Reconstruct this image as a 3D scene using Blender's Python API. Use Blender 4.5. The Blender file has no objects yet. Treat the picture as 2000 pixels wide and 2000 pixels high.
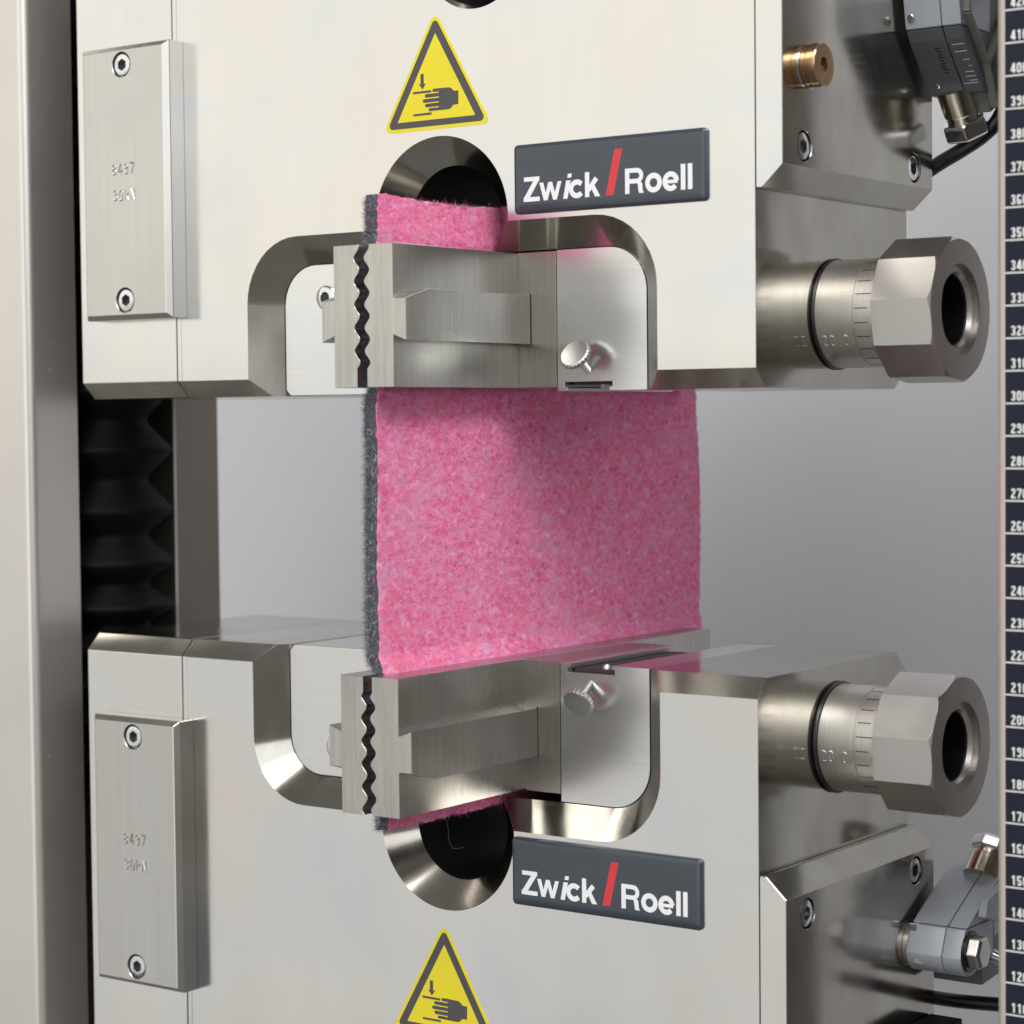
import bpy, bmesh, math, random
from mathutils import Vector, Matrix
random.seed(7)
sc = bpy.context.scene
COL = sc.collection
MM = 0.001
PI = math.pi

# ------------------------------------------------------------ camera, world, lamps, exposure
cam_d = bpy.data.cameras.new("camera"); cam = bpy.data.objects.new("camera", cam_d); COL.objects.link(cam)
cam_d.sensor_width = 36.0; cam_d.lens = 4381.53 / 2000 * 36
cam_d.clip_start = 0.01; cam_d.clip_end = 50
cam.matrix_world = Matrix((
    (0.81274652, -0.01655634, 0.58238216, 0.45963243),
    (0.58253355, 0.04005568, -0.81181907, -0.64071050),
    (-0.00988696, 0.99906027, 0.04219974, 0.03330522),
    (0, 0, 0, 1)))
cam_d.dof.use_dof = True; cam_d.dof.focus_distance = 0.80; cam_d.dof.aperture_fstop = 14
sc.camera = cam
sc.render.resolution_x = 1024; sc.render.resolution_y = 1024
sc.view_settings.view_transform = 'Standard'; sc.view_settings.look = 'None'
sc.view_settings.exposure = 0; sc.view_settings.gamma = 1

W = bpy.data.worlds.new("World"); sc.world = W; W.use_nodes = True
bg = W.node_tree.nodes['Background']; bg.inputs[0].default_value = (0.20, 0.195, 0.185, 1); bg.inputs[1].default_value = 1.0

def area(name, loc, target, sx, sy, radiance, col):
    l = bpy.data.lights.new(name, 'AREA'); l.shape = 'RECTANGLE'; l.size = sx; l.size_y = sy
    l.energy = radiance * PI * sx * sy      # W for that radiance
    l.color = col
    o = bpy.data.objects.new(name, l); COL.objects.link(o); o.location = loc
    o.rotation_euler = (Vector(target) - Vector(loc)).to_track_quat('-Z', 'Y').to_euler()
    return o
# window-like area lamps front left, front right and behind the camera, ceiling lamp above right, two added fill lamps
area("window_lamp", (-1.95, -2.75, 0.30), (0, 0, -0.05), 4.2, 3.6, 0.55, (1.0, 0.99, 0.96))
area("upper_fill_lamp", (-1.85, -2.60, 0.98), (0, 0, 0.10), 3.8, 1.9, 0.42, (1.0, 0.95, 0.82))  # added to make reflections in the upper grip brighter than in the lower
area("right_window_lamp", (2.30, -1.75, 1.20), (0, 0, 0.10), 2.3, 2.2, 1.6, (0.96, 0.98, 1.0))
area("front_window_lamp", (0.20, -3.10, 0.25), (0, 0, 0.0), 1.3, 2.6, 1.3, (1.0, 0.985, 0.97))
area("right_ceiling_lamp", (1.50, -0.58, 1.62), (0, 0, 0), 1.1, 0.45, 16.0, (1.0, 0.975, 0.95))
area("front_fill_lamp", (0.55, -1.60, 1.75), (0, 0, 0), 1.8, 0.9, 6.0, (1.0, 0.975, 0.95))  # added overhead fill for surfaces that face forward

# ------------------------------------------------------------ materials
def nt(name):
    m = bpy.data.materials.new(name); m.use_nodes = True
    t = m.node_tree; return m, t, t.nodes['Principled BSDF']
def N(t, typ, **kw):
    n = t.nodes.new(typ)
    for k, v in kw.items(): setattr(n, k, v)
    return n
def coords(t, scale=(1, 1, 1)):
    tc = N(t, 'ShaderNodeTexCoord'); mp = N(t, 'ShaderNodeMapping')
    mp.inputs['Scale'].default_value = scale
    t.links.new(tc.outputs['Object'], mp.inputs['Vector']); return mp.outputs['Vector']
def noise(t, vec, scale, detail=4, rough=0.55, dist=0.0):
    n = N(t, 'ShaderNodeTexNoise'); n.inputs['Scale'].default_value = scale
    n.inputs['Detail'].default_value = detail; n.inputs['Roughness'].default_value = rough
    n.inputs['Distortion'].default_value = dist
    t.links.new(vec, n.inputs['Vector']); return n
def maprange(t, v, a, b, c, d):
    n = N(t, 'ShaderNodeMapRange')
    for i, x in enumerate((a, b, c, d)): n.inputs[i + 1].default_value = x
    t.links.new(v, n.inputs[0]); return n.outputs[0]
def ramp(t, v, stops):
    r = N(t, 'ShaderNodeValToRGB'); e = r.color_ramp.elements
    e[0].position, e[0].color = stops[0][0], (*stops[0][1], 1)
    e[1].position, e[1].color = stops[-1][0], (*stops[-1][1], 1)
    for p, c in stops[1:-1]:
        x = e.new(p); x.color = (*c, 1)
    t.links.new(v, r.inputs[0]); return r.outputs[0]
def bump(t, b, h, strength, dist):
    n = N(t, 'ShaderNodeBump'); n.inputs['Strength'].default_value = strength
    n.inputs['Distance'].default_value = dist
    t.links.new(h, n.inputs['Height']); t.links.new(n.outputs[0], b.inputs['Normal']); return n

def metal(name, c1, c2, c3, r0, r1, patch=16, grain=None, gs=0.15, gd=0.00002, wave=0.0, streak=None, amt=0.2):
    """nickel or steel: cloudy faint tint patches, uneven gloss, fine directional grain"""
    m, t, b = nt(name); b.inputs['Metallic'].default_value = 1
    v = coords(t)
    n1 = noise(t, v, patch, 3, 0.5, 0.6)
    t.links.new(ramp(t, n1.outputs[0], [(0.3, c1), (0.5, c2), (0.7, c3)]), b.inputs['Base Color'])
    if streak:
        sn = noise(t, coords(t, streak), 1.0, 5, 0.75); src = b.inputs['Base Color'].links[0].from_socket
        hv = N(t, 'ShaderNodeHueSaturation'); t.links.new(src, hv.inputs['Color'])
        t.links.new(maprange(t, sn.outputs[0], 0.3, 0.7, 1 - amt, 1 + amt), hv.inputs['Value']); t.links.new(hv.outputs[0], b.inputs['Base Color'])
    n2 = noise(t, v, patch * 1.8, 1, 0.4)
    t.links.new(maprange(t, n2.outputs[0], 0.3, 0.7, r0, r1), b.inputs['Roughness'])
    hs = None
    if grain:
        g = noise(t, coords(t, grain), 1.0, 4, 0.7); hs = g.outputs[0]
    else:
        g = noise(t, v, 1800, 2, 0.5); hs = g.outputs[0]
    bm_ = bump(t, b, hs, gs, gd)
    if wave:
        w = noise(t, v, 9, 2, 0.5)
        w2 = N(t, 'ShaderNodeBump'); w2.inputs['Strength'].default_value = 1; w2.inputs['Distance'].default_value = wave
        t.links.new(w.outputs[0], w2.inputs['Height']); t.links.new(w2.outputs[0], bm_.inputs['Normal'])
    return m
M = {}
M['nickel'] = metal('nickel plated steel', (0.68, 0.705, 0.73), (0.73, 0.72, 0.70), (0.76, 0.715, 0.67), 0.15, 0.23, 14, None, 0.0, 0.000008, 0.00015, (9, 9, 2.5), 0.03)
def round_mark(m, c, rad):
    t = m.node_tree; b = t.nodes['Principled BSDF']; tc = N(t, 'ShaderNodeTexCoord'); d = N(t, 'ShaderNodeVectorMath', operation='DISTANCE')
    d.inputs[1].default_value = c; t.links.new(tc.outputs['Object'], d.inputs[0])
    k = maprange(t, d.outputs['Value'], rad * 0.75, rad * 1.05, 1.0, 0.0)
    src = b.inputs['Base Color'].links[0].from_socket; mx = N(t, 'ShaderNodeMix'); mx.data_type = 'RGBA'
    mu = N(t, 'ShaderNodeMath', operation='MULTIPLY'); mu.inputs[1].default_value = 0.10; t.links.new(k, mu.inputs[0]); t.links.new(mu.outputs[0], mx.inputs[0])
    t.links.new(src, mx.inputs[6]); mx.inputs[7].default_value = (0.62, 0.60, 0.62, 1); t.links.new(mx.outputs[2], b.inputs['Base Color'])
round_mark(M['nickel'], (-0.131, 0, 0.113), 0.0175)
M['nickel_shade'] = metal('nickel plated steel shaded flank', (0.49, 0.49, 0.44), (0.48, 0.455, 0.41), (0.45, 0.405, 0.375), 0.10, 0.18, 24, None, 0.0, 0.00001, 0.00014, (60, 60, 25), 0.10)  # same plating; the dark room it mirrors is put into the colour
M['cover'] = metal('fine ground cover steel', (0.55, 0.56, 0.55), (0.58, 0.57, 0.545), (0.58, 0.55, 0.515), 0.22, 0.28, 14, None, 0.0, 0.000001, 0.0001, (350, 350, 6), 0.03)
M['panel'] = metal('satin nickel panel', (0.70, 0.73, 0.76), (0.74, 0.74, 0.73), (0.76, 0.74, 0.71), 0.20, 0.27, 12, None, 0.0, 0.000001, 0.0001, (12, 12, 900), 0.03)
M['jaw'] = metal('ground jaw steel', (0.45, 0.44, 0.415), (0.50, 0.485, 0.455), (0.53, 0.51, 0.475), 0.25, 0.33, 22, None, 0.0, 0.00001, 0.0, (420, 1000, 28), 0.13)
M['holder'] = metal('milled holder steel', (0.40, 0.385, 0.36), (0.43, 0.415, 0.385), (0.45, 0.415, 0.39), 0.30, 0.38, 22, None, 0.0, 0.00001, 0.0, (700, 700, 30), 0.12)
M['chamfer_shade'] = M['nickel_shade']
M['sleeve'] = metal('satin turned steel', (0.58, 0.57, 0.53), (0.60, 0.58, 0.545), (0.58, 0.55, 0.515), 0.42, 0.50, 40, None, 0.0, 0.00001, 0.0, (1500, 30, 30), 0.10)
M['nut'] = metal('satin nut steel', (0.60, 0.58, 0.56), (0.62, 0.60, 0.58), (0.60, 0.58, 0.55), 0.30, 0.36, 30, None, 0.1, 0.00001, 0.0)
M['screw'] = metal('zinc plated screw', (0.66, 0.70, 0.76), (0.74, 0.77, 0.80), (0.80, 0.80, 0.80), 0.12, 0.2, 90, None, 0.05, 0.00001, 0.0)
M['knurl'] = metal('knurled screw steel', (0.50, 0.54, 0.51), (0.54, 0.57, 0.54), (0.56, 0.57, 0.54), 0.34, 0.42, 60, None, 0.05, 0.00001, 0.0)
M['brass'] = metal('brass plug', (0.50, 0.32, 0.19), (0.58, 0.38, 0.22), (0.62, 0.42, 0.25), 0.2, 0.28, 90, None, 0.1, 0.00001, 0.0)
M['gland'] = metal('nickel cable gland', (0.58, 0.54, 0.42), (0.66, 0.62, 0.52), (0.70, 0.68, 0.60), 0.18, 0.24, 90, None, 0.1, 0.00001, 0.0)
def plain(name, col, rough, metallic=0.0, spec=0.5, var=0.06, scale=60, bstr=0.1, bscale=1500, bd=0.00003, coat=0.0):
    m, t, b = nt(name); v = coords(t)
    n = noise(t, v, scale, 4, 0.6)
    a = tuple(max(0, c * (1 - var)) for c in col); z = tuple(min(1, c * (1 + var)) for c in col)
    t.links.new(ramp(t, n.outputs[0], [(0.3, a), (0.7, z)]), b.inputs['Base Color'])
    b.inputs['Roughness'].default_value = rough; b.inputs['Metallic'].default_value = metallic
    b.inputs['Specular IOR Level'].default_value = spec; b.inputs['Coat Weight'].default_value = coat
    b.inputs['Coat Roughness'].default_value = 0.08
    g = noise(t, v, bscale, 2, 0.5); bump(t, b, g.outputs[0], bstr, bd); return m
M['anodised'] = plain('anodised aluminium profile', (0.68, 0.65, 0.615), 0.32, 0.75, 0.5, 0.05, 8, 0.25, 2200)
M['edge_highlight'] = plain('profile edge highlight', (0.62, 0.59, 0.55), 0.35, 0.7, 0.5, 0.03, 8)  # light tone painted along the post edge as a highlight
M['cream'] = plain('cream profile edge', (0.60, 0.54, 0.48), 0.42, 0.35, 0.5, 0.03, 8)
M['post'] = plain('dark bronze profile', (0.27, 0.235, 0.205), 0.4, 0.6, 0.5, 0.05, 8, 0.3, 1500)
M['inner'] = plain('dark channel interior', (0.10, 0.105, 0.10), 0.5, 0.0, 0.4, 0.1, 15)
M['black'] = plain('black rubber', (0.003, 0.0032, 0.004), 0.6, 0.0, 0.16, 0.2, 30, 0.2, 800)
M['oring'] = plain('dark O ring', (0.012, 0.013, 0.014), 0.28, 0.0, 0.6, 0.1, 30)
M['dark'] = plain('dark engraving and recess shade', (0.035, 0.03, 0.028), 0.5, 0.3)  # engraved marks; also recess floors darkened in the colour
M['void'] = plain('near black bore', (0.010, 0.009, 0.009), 0.5, 0.2, 0.4, 0.2, 40)  # one near black colour for bore walls and floors
M['wall'] = plain('grey painted rear panel', (0.67, 0.685, 0.73), 0.55, 0.0, 0.35, 0.03, 3, 0.15, 900)
M['ruler'] = plain('navy ruler tape', (0.010, 0.014, 0.028), 0.5, 0.0, 0.2, 0.06, 20)
M['white'] = plain('white print', (0.80, 0.80, 0.79), 0.45, 0, 0.4, 0.02)
M['letter'] = plain('silver white lettering', (0.82, 0.84, 0.87), 0.4, 0, 0.5, 0.02)
M['red'] = plain('red slash print', (0.62, 0.035, 0.05), 0.35, 0, 0.5, 0.03)
M['badge'] = plain('slate grey domed badge', (0.040, 0.052, 0.068), 0.2, 0, 0.5, 0.04, 30, 0.05, 900, 0.00003, 0.2)
M['yellow'] = plain('warning yellow film', (0.78, 0.66, 0.025), 0.42, 0, 0.4, 0.03, 40)
M['print'] = plain('dark grey print', (0.075, 0.072, 0.075), 0.45, 0, 0.4, 0.06, 200)
M['cast'] = plain('grey cast housing', (0.46, 0.50, 0.56), 0.42, 0.15, 0.5, 0.06, 60, 0.4, 2500, 0.00005)
M['cast_shade'] = plain('shaded grey housing', (0.13, 0.145, 0.165), 0.42, 0.0, 0.5, 0.06, 60, 0.3, 2500, 0.00004)  # grey housing with shade put into its colour
M['cast_green'] = plain('green grey casting', (0.19, 0.21, 0.18), 0.5, 0.1, 0.5, 0.08, 60, 0.4, 2500, 0.00005)
M['cable'] = plain('black cable jacket', (0.010, 0.010, 0.011), 0.32, 0, 0.5, 0.1, 60)

def felt(name, stops, patches, fine=540):
    m, t, b = nt(name); v = coords(t); vs = coords(t, (1, 0.6, 1))
    n1 = noise(t, vs, fine, 5, 0.7, 0.4)
    col = ramp(t, n1.outputs[0], stops)
    for i, (sc_, c_, lo, hi, amt) in enumerate(patches):
        tc = N(t, 'ShaderNodeMapping'); tc.inputs['Location'].default_value = (i * 3.1, i * 1.7, i * 2.3); t.links.new(vs, tc.inputs['Vector'])
        n2 = noise(t, tc.outputs[0], sc_, 4, 0.65, 0.5)
        mx = N(t, 'ShaderNodeMix'); mx.data_type = 'RGBA'
        t.links.new(maprange(t, n2.outputs[0], lo, hi, 0.0, amt), mx.inputs[0])
        t.links.new(col, mx.inputs[6]); mx.inputs[7].default_value = (*c_, 1); col = mx.outputs[2]
    t.links.new(col, b.inputs['Base Color'])
    b.inputs['Roughness'].default_value = 1; b.inputs['Specular IOR Level'].default_value = 0.1
    b.inputs['Sheen Weight'].default_value = 0.25; b.inputs['Sheen Roughness'].default_value = 0.5
    n3 = noise(t, vs, 480, 5, 0.7); bump(t, b, n3.outputs[0], 0.9, 0.0006); return m
M['pink'] = felt('pink felt', [(0.30, (0.52, 0.07, 0.20)), (0.45, (0.80, 0.15, 0.36)), (0.58, (0.86, 0.25, 0.48)), (0.72, (0.88, 0.44, 0.66))],
                 [(210, (0.60, 0.38, 0.58), 0.50, 0.68, 0.5), (120, (0.86, 0.20, 0.27), 0.52, 0.70, 0.55), (38, (0.74, 0.42, 0.62), 0.48, 0.68, 0.35), (260, (0.92, 0.70, 0.82), 0.57, 0.72, 0.5), (200, (0.46, 0.10, 0.22), 0.60, 0.74, 0.5)])
M['core'] = felt('grey felt core', [(0.28, (0.025, 0.045, 0.055)), (0.5, (0.07, 0.10, 0.115)), (0.62, (0.13, 0.15, 0.17)), (0.78, (0.34, 0.38, 0.42))],
                 [(200, (0.13, 0.07, 0.12), 0.48, 0.62, 0.7)], 900)
def fibre(name, col):
    m, t, b = nt(name); b.inputs['Base Color'].default_value = (*col, 1); b.inputs['Roughness'].default_value = 0.7
    b.inputs['Specular IOR Level'].default_value = 0.2; return m
FIB = [fibre('pink fibre', (0.86, 0.20, 0.42)), fibre('rose fibre', (0.88, 0.34, 0.56)), fibre('red fibre', (0.78, 0.09, 0.24)),
       fibre('lilac fibre', (0.66, 0.44, 0.68)), fibre('pale fibre', (0.92, 0.72, 0.82)), fibre('plum fibre', (0.34, 0.09, 0.22))]
FIBG = [fibre('slate fibre', (0.07, 0.09, 0.12)), fibre('grey fibre', (0.20, 0.23, 0.27)), fibre('light grey fibre', (0.72, 0.76, 0.78)), fibre('purple grey fibre', (0.24, 0.13, 0.22))]

# ------------------------------------------------------------ mesh helpers (all arguments in millimetres)
def finish(name, bm, mat, parent=None, smooth=None, bevel=0, segs=2, recalc=True):
    if recalc: bmesh.ops.recalc_face_normals(bm, faces=bm.faces[:])
    me = bpy.data.meshes.new(name); bm.to_mesh(me); bm.free()
    me.transform(Matrix.Scale(MM, 4))
    for mm in (mat if isinstance(mat, list) else [mat]): me.materials.append(mm)
    o = bpy.data.objects.new(name, me); COL.objects.link(o)
    if parent: o.parent = parent
    if bevel: do_bevel(o, bevel, segs)
    if smooth is not None:
        o.data.shade_smooth(); o.data.set_sharp_from_angle(angle=math.radians(smooth))
    return o
def bake(o):
    dg = bpy.context.evaluated_depsgraph_get(); dg.update()
    me = bpy.data.meshes.new_from_object(o.evaluated_get(dg)); o.modifiers.clear(); o.data = me
def do_bevel(o, w, segs=2, ang=25):
    md = o.modifiers.new('b', 'BEVEL'); md.width = w * MM; md.segments = segs; md.limit_method = 'ANGLE'
    md.angle_limit = math.radians(ang); md.use_clamp_overlap = True; bake(o)
def cut(o, *cutters):
    for c in cutters:
        md = o.modifiers.new('c', 'BOOLEAN'); md.operation = 'DIFFERENCE'; md.object = c; md.solver = 'EXACT'
        bake(o); bpy.data.objects.remove(c)
def empty(name, label, cat, loc=(0, 0, 0), group=None):
    o = bpy.data.objects.new(name, None); COL.objects.link(o); o.location = Vector(loc) * MM; o.empty_display_size = 0.01
    o['label'] = label; o['category'] = cat
    if group: o['group'] = group
    return o
def tag(o, label, cat=None, group=None):
    o['label'] = label
    if cat: o['category'] = cat
    if group: o['group'] = group
    return o
def reparent_keep(o, p):
    o.parent = p; o.matrix_parent_inverse = Matrix.Translation(p.location).inverted()
def loft(bm, rings, cap=True):
    R = [[bm.verts.new(p) for p in r] for r in rings]; n = len(R[0])
    for a, b in zip(R, R[1:]):
        for i in range(n): bm.faces.new((a[i], a[(i + 1) % n], b[(i + 1) % n], b[i]))
    if cap: bm.faces.new(R[0][::-1]); bm.faces.new(R[-1])
def ax3(axis, t, a, b):
    return {'x': (t, a, b), 'y': (a, t, b), 'z': (a, b, t)}[axis]
def prism(name, poly, axis, t0, t1, mat, parent=None, **kw):
    bm = bmesh.new(); loft(bm, [[ax3(axis, t, *p) for p in poly] for t in (t0, t1)]); return finish(name, bm, mat, parent, **kw)
def box(name, x0, x1, y0, y1, z0, z1, mat, parent=None, **kw):
    return prism(name, [(x0, y0), (x1, y0), (x1, y1), (x0, y1)], 'z', z0, z1, mat, parent, **kw)
def frame_from(axis):
    d = Vector(axis).normalized(); u = d.cross(Vector((0, 0, 1)) if abs(d.z) < 0.9 else Vector((1, 0, 0))).normalized(); return d, u, u.cross(d)
def lathe(name, c, axis, prof, mat, parent=None, n=64, smooth=30, closed=False, **kw):
    """prof = (distance along the axis, radius)"""
    d, u, w = frame_from(axis); c = Vector(c); bm = bmesh.new()
    rings = [[c + d * t + (u * math.cos(2 * PI * i / n) + w * math.sin(2 * PI * i / n)) * max(r, 0.001) for i in range(n)] for t, r in prof]
    if closed: rings.append(rings[0]); 
    loft(bm, rings, cap=not closed)
    if closed: bmesh.ops.remove_doubles(bm, verts=bm.verts[:], dist=1e-5)
    return finish(name, bm, mat, parent, smooth=smooth, **kw)
def tube(name, pts, r, mat, parent=None, n=14):
    P = [Vector(p) for p in pts]; bm = bmesh.new(); rings = []; u = None
    for i, p in enumerate(P):
        d = (P[min(i + 1, len(P) - 1)] - P[max(i - 1, 0)]).normalized()
        if u is None: u = frame_from(d)[1]
        u = (u - d * u.dot(d)).normalized(); w = d.cross(u)
        rings.append([p + (u * math.cos(2 * PI * k / n) + w * math.sin(2 * PI * k / n)) * r for k in range(n)])
    loft(bm, rings); return finish(name, bm, mat, parent, smooth=60)
def spline(P, k=10):
    P = [Vector(p) for p in P]; Q = [2 * P[0] - P[1]] + P + [2 * P[-1] - P[-2]]; out = []
    for i in range(1, len(Q) - 2):
        for j in range(k):
            t = j / k; a, b, c, d = Q[i - 1:i + 3]
            out.append(0.5 * ((2 * b) + (c - a) * t + (2 * a - 5 * b + 4 * c - d) * t * t + (3 * b - a - 3 * c + d) * t ** 3))
    out.append(P[-1]); return out
def rrect(x0, x1, z0, z1, r, n=6, corners=(1, 1, 1, 1)):
    """counter-clockwise from lower left; corners = ll, lr, ur, ul"""
    o = []
    for cx, cz, a0, on in ((x0 + r, z0 + r, 180, corners[0]), (x1 - r, z0 + r, 270, corners[1]), (x1 - r, z1 - r, 0, corners[2]), (x0 + r, z1 - r, 90, corners[3])):
        if on: o += [(cx + r * math.cos(math.radians(a0 + 90 * i / n)), cz + r * math.sin(math.radians(a0 + 90 * i / n))) for i in range(n + 1)]
        else: o.append((x0 if cx == x0 + r else x1, z0 if cz == z0 + r else z1))
    return o

# ---- stroke lettering
def ribbon(bm, pts, w, F, h0, h1, ridge=False, closed=False):
    """pts 2-D centre line; F maps (u, v, height) to 3-D"""
    P = [Vector(p) for p in pts]; n = len(P); L = []; R = []
    for i in range(n):
        a = P[i - 1] if (i or closed) else None; b = P[(i + 1) % n] if (i < n - 1 or closed) else None
        d1 = (P[i] - a).normalized() if a is not None else None; d2 = (b - P[i]).normalized() if b is not None else None
        if d1 is None: d1 = d2
        if d2 is None: d2 = d1
        m = d1 + d2; m = m.normalized() if m.length > 1e-6 else d1
        nn = Vector((-m.y, m.x)); s = min(1 / max(0.3, nn.dot(Vector((-d1.y, d1.x)))), 2.6)
        L.append(P[i] + nn * (w / 2 * s)); R.append(P[i] - nn * (w / 2 * s))
    seg = range(n if closed else n - 1)
    if ridge:
        vl = [bm.verts.new(F(*p, h0)) for p in L]; vc = [bm.verts.new(F(*p, h1)) for p in P]; vr = [bm.verts.new(F(*p, h0)) for p in R]
        for i in seg:
            j = (i + 1) % n; bm.faces.new((vl[i], vc[i], vc[j], vl[j])); bm.faces.new((vc[i], vr[i], vr[j], vc[j]))
    else:
        t = [[bm.verts.new(F(*p, h)) for p in Q] for Q, h in ((L, h1), (R, h1), (R, h0), (L, h0))]
        for i in seg:
            j = (i + 1) % n
            for k in range(4): bm.faces.new((t[k][i], t[(k + 1) % 4][i], t[(k + 1) % 4][j], t[k][j]))
        if not closed:
            for i in (0, n - 1): bm.faces.new([t[k][i] for k in range(4)])
def polyfill(bm, pts, F, h0, h1):
    loft(bm, [[F(*p, h) for p in pts] for h in (h0, h1)])
def arc(cx, cy, rx, ry, a0, a1, n=12):
    return [(cx + rx * math.cos(math.radians(a0 + (a1 - a0) * i / n)), cy + ry * math.sin(math.radians(a0 + (a1 - a0) * i / n))) for i in range(n + 1)]
# condensed digits in a cell 0.42 wide, 1 high: lists of (points, closed)
def dig(ch, w=0.15):
    a = w / 2; x0, x1, y0, y1 = a, 0.50 - a, a, 1 - a; cx = 0.25; r = (x1 - x0) / 2
    oval = arc(cx, y1 - r, r, r, 0, 180, 8) + arc(cx, y0 + r, r, r, 180, 360, 8)
    if ch == '0': return [(oval[:-1] if False else oval, True)]
    if ch == '1': return [([(0.10, 0.76), (0.26, 0.90)], False), ([(0.30, 0), (0.30, 1)], False)]
    if ch == '2': return [(arc(cx, y1 - r, r, r, 170, -20, 9) + [(x0 + 0.02, 0.22), (x0 + 0.01, y0), (0.5, y0)], False)]
    if ch == '3': return [(arc(cx, y1 - r, r, r, 165, -70, 9) + [(0.24, 0.53)], False), ([(0.24, 0.515)] + arc(cx, y0 + r + 0.02, r, r + 0.02, 70, -165, 9), False)]
    if ch == '4': return [([(0.36, 0), (0.36, 1)], False), ([(0.32, 0.96), (a, 0.30), (a, 0.27), (0.52, 0.27)], False)]
    if ch == '5': return [([(0.47, y1), (x0 + 0.02, y1), (x0, 0.55)] + arc(cx, y0 + r + 0.04, r, r + 0.06, 125, -165, 10), False)]
    if ch == '6': return [(arc(cx, y1 - r, r, r, 15, 180, 8) + arc(cx, y0 + r, r, r, 180, 520, 14), False)]
    if ch == '7': return [([(0, y1), (x1 + 0.02, y1), (x1 + 0.02, 0.86), (0.17, 0)], False)]
    if ch == '8': return [(arc(cx, y1 - 0.185, r * 0.94, 0.185, -90, 270, 16)[:-1], True), (arc(cx, y0 + 0.235, r, 0.235, 90, 450, 16)[:-1], True)]
    if ch == '9': return [([(p[0], 1 - p[1]) for p in [(0.5 - q[0], q[1]) for q in arc(cx, y1 - r, r, r, 15, 180, 8) + arc(cx, y0 + r, r, r, 180, 520, 14)]], False)]
    if ch == 'k': return [([(a, 0), (a, 1)], False), ([(0.14, 0.3), (0.44, 0.66)], False), ([(0.2, 0.42), (0.46, 0)], False)]
    if ch == 'N': return [([(a, 0), (a, 1), (0.5, 0), (0.5, 1)], False)]
    return []
def write(bm, s, F, x, y, hgt, w=0.15, adv=0.58, h0=0.0, h1=0.1, ridge=False, sx=1.0):
    for i, ch in enumerate(s):
        for k, (pts, cl) in enumerate(dig(ch, w)):
            ribbon(bm, [((x + (i * adv + p[0]) * hgt * sx), y + p[1] * hgt) for p in pts], w * hgt, F, h0, h1 + 0.004 * k, ridge, cl)

# ------------------------------------------------------------ small shared hardware
def socket_bolt(parent, c, d, r, name='socket_bolt', hexr=0.56, dark=True):
    """cap screw sunk in its counterbore; d points out of the surface, c is the surface point"""
    dd, u, w = frame_from(d); c = Vector(c)
    o = lathe(name, c - dd * 0.35, d, [(-4, r * 0.97), (-0.5, r * 0.97), (-0.12, r * 0.93), (0, r * 0.84)], M['screw'], parent, 40)
    hx = bmesh.new(); R = r * hexr
    loft(hx, [[c + dd * t + (u * math.cos(PI / 3 * k + 0.5) + w * math.sin(PI / 3 * k + 0.5)) * R for k in range(6)] for t in (-2.6, 0.5)])
    hc = finish('hexcut', hx, M['screw']); reset = o.parent; o.parent = None; cut(o, hc); o.parent = reset
    o.data.materials.append(M['dark'])
    for p in o.data.polygons:
        q = p.center / MM - c; q_ = q - dd * q.dot(dd)
        if q_.length < R * 0.6 and q.dot(dd) < -2.2: p.material_index = 1
    o.data.shade_smooth(); o.data.set_sharp_from_angle(angle=math.radians(30))
    return o
def cyl_cutter(c, d, r, depth, n=48):
    return lathe('cutter', c, d, [(-depth, r), (1.0, r)], M['screw'], None, n, smooth=None)

# ============================================================ SETTING
wall = box('wall', -900, 1400, 392, 400, -900, 900, M['wall']); wall['kind'] = 'structure'

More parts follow.
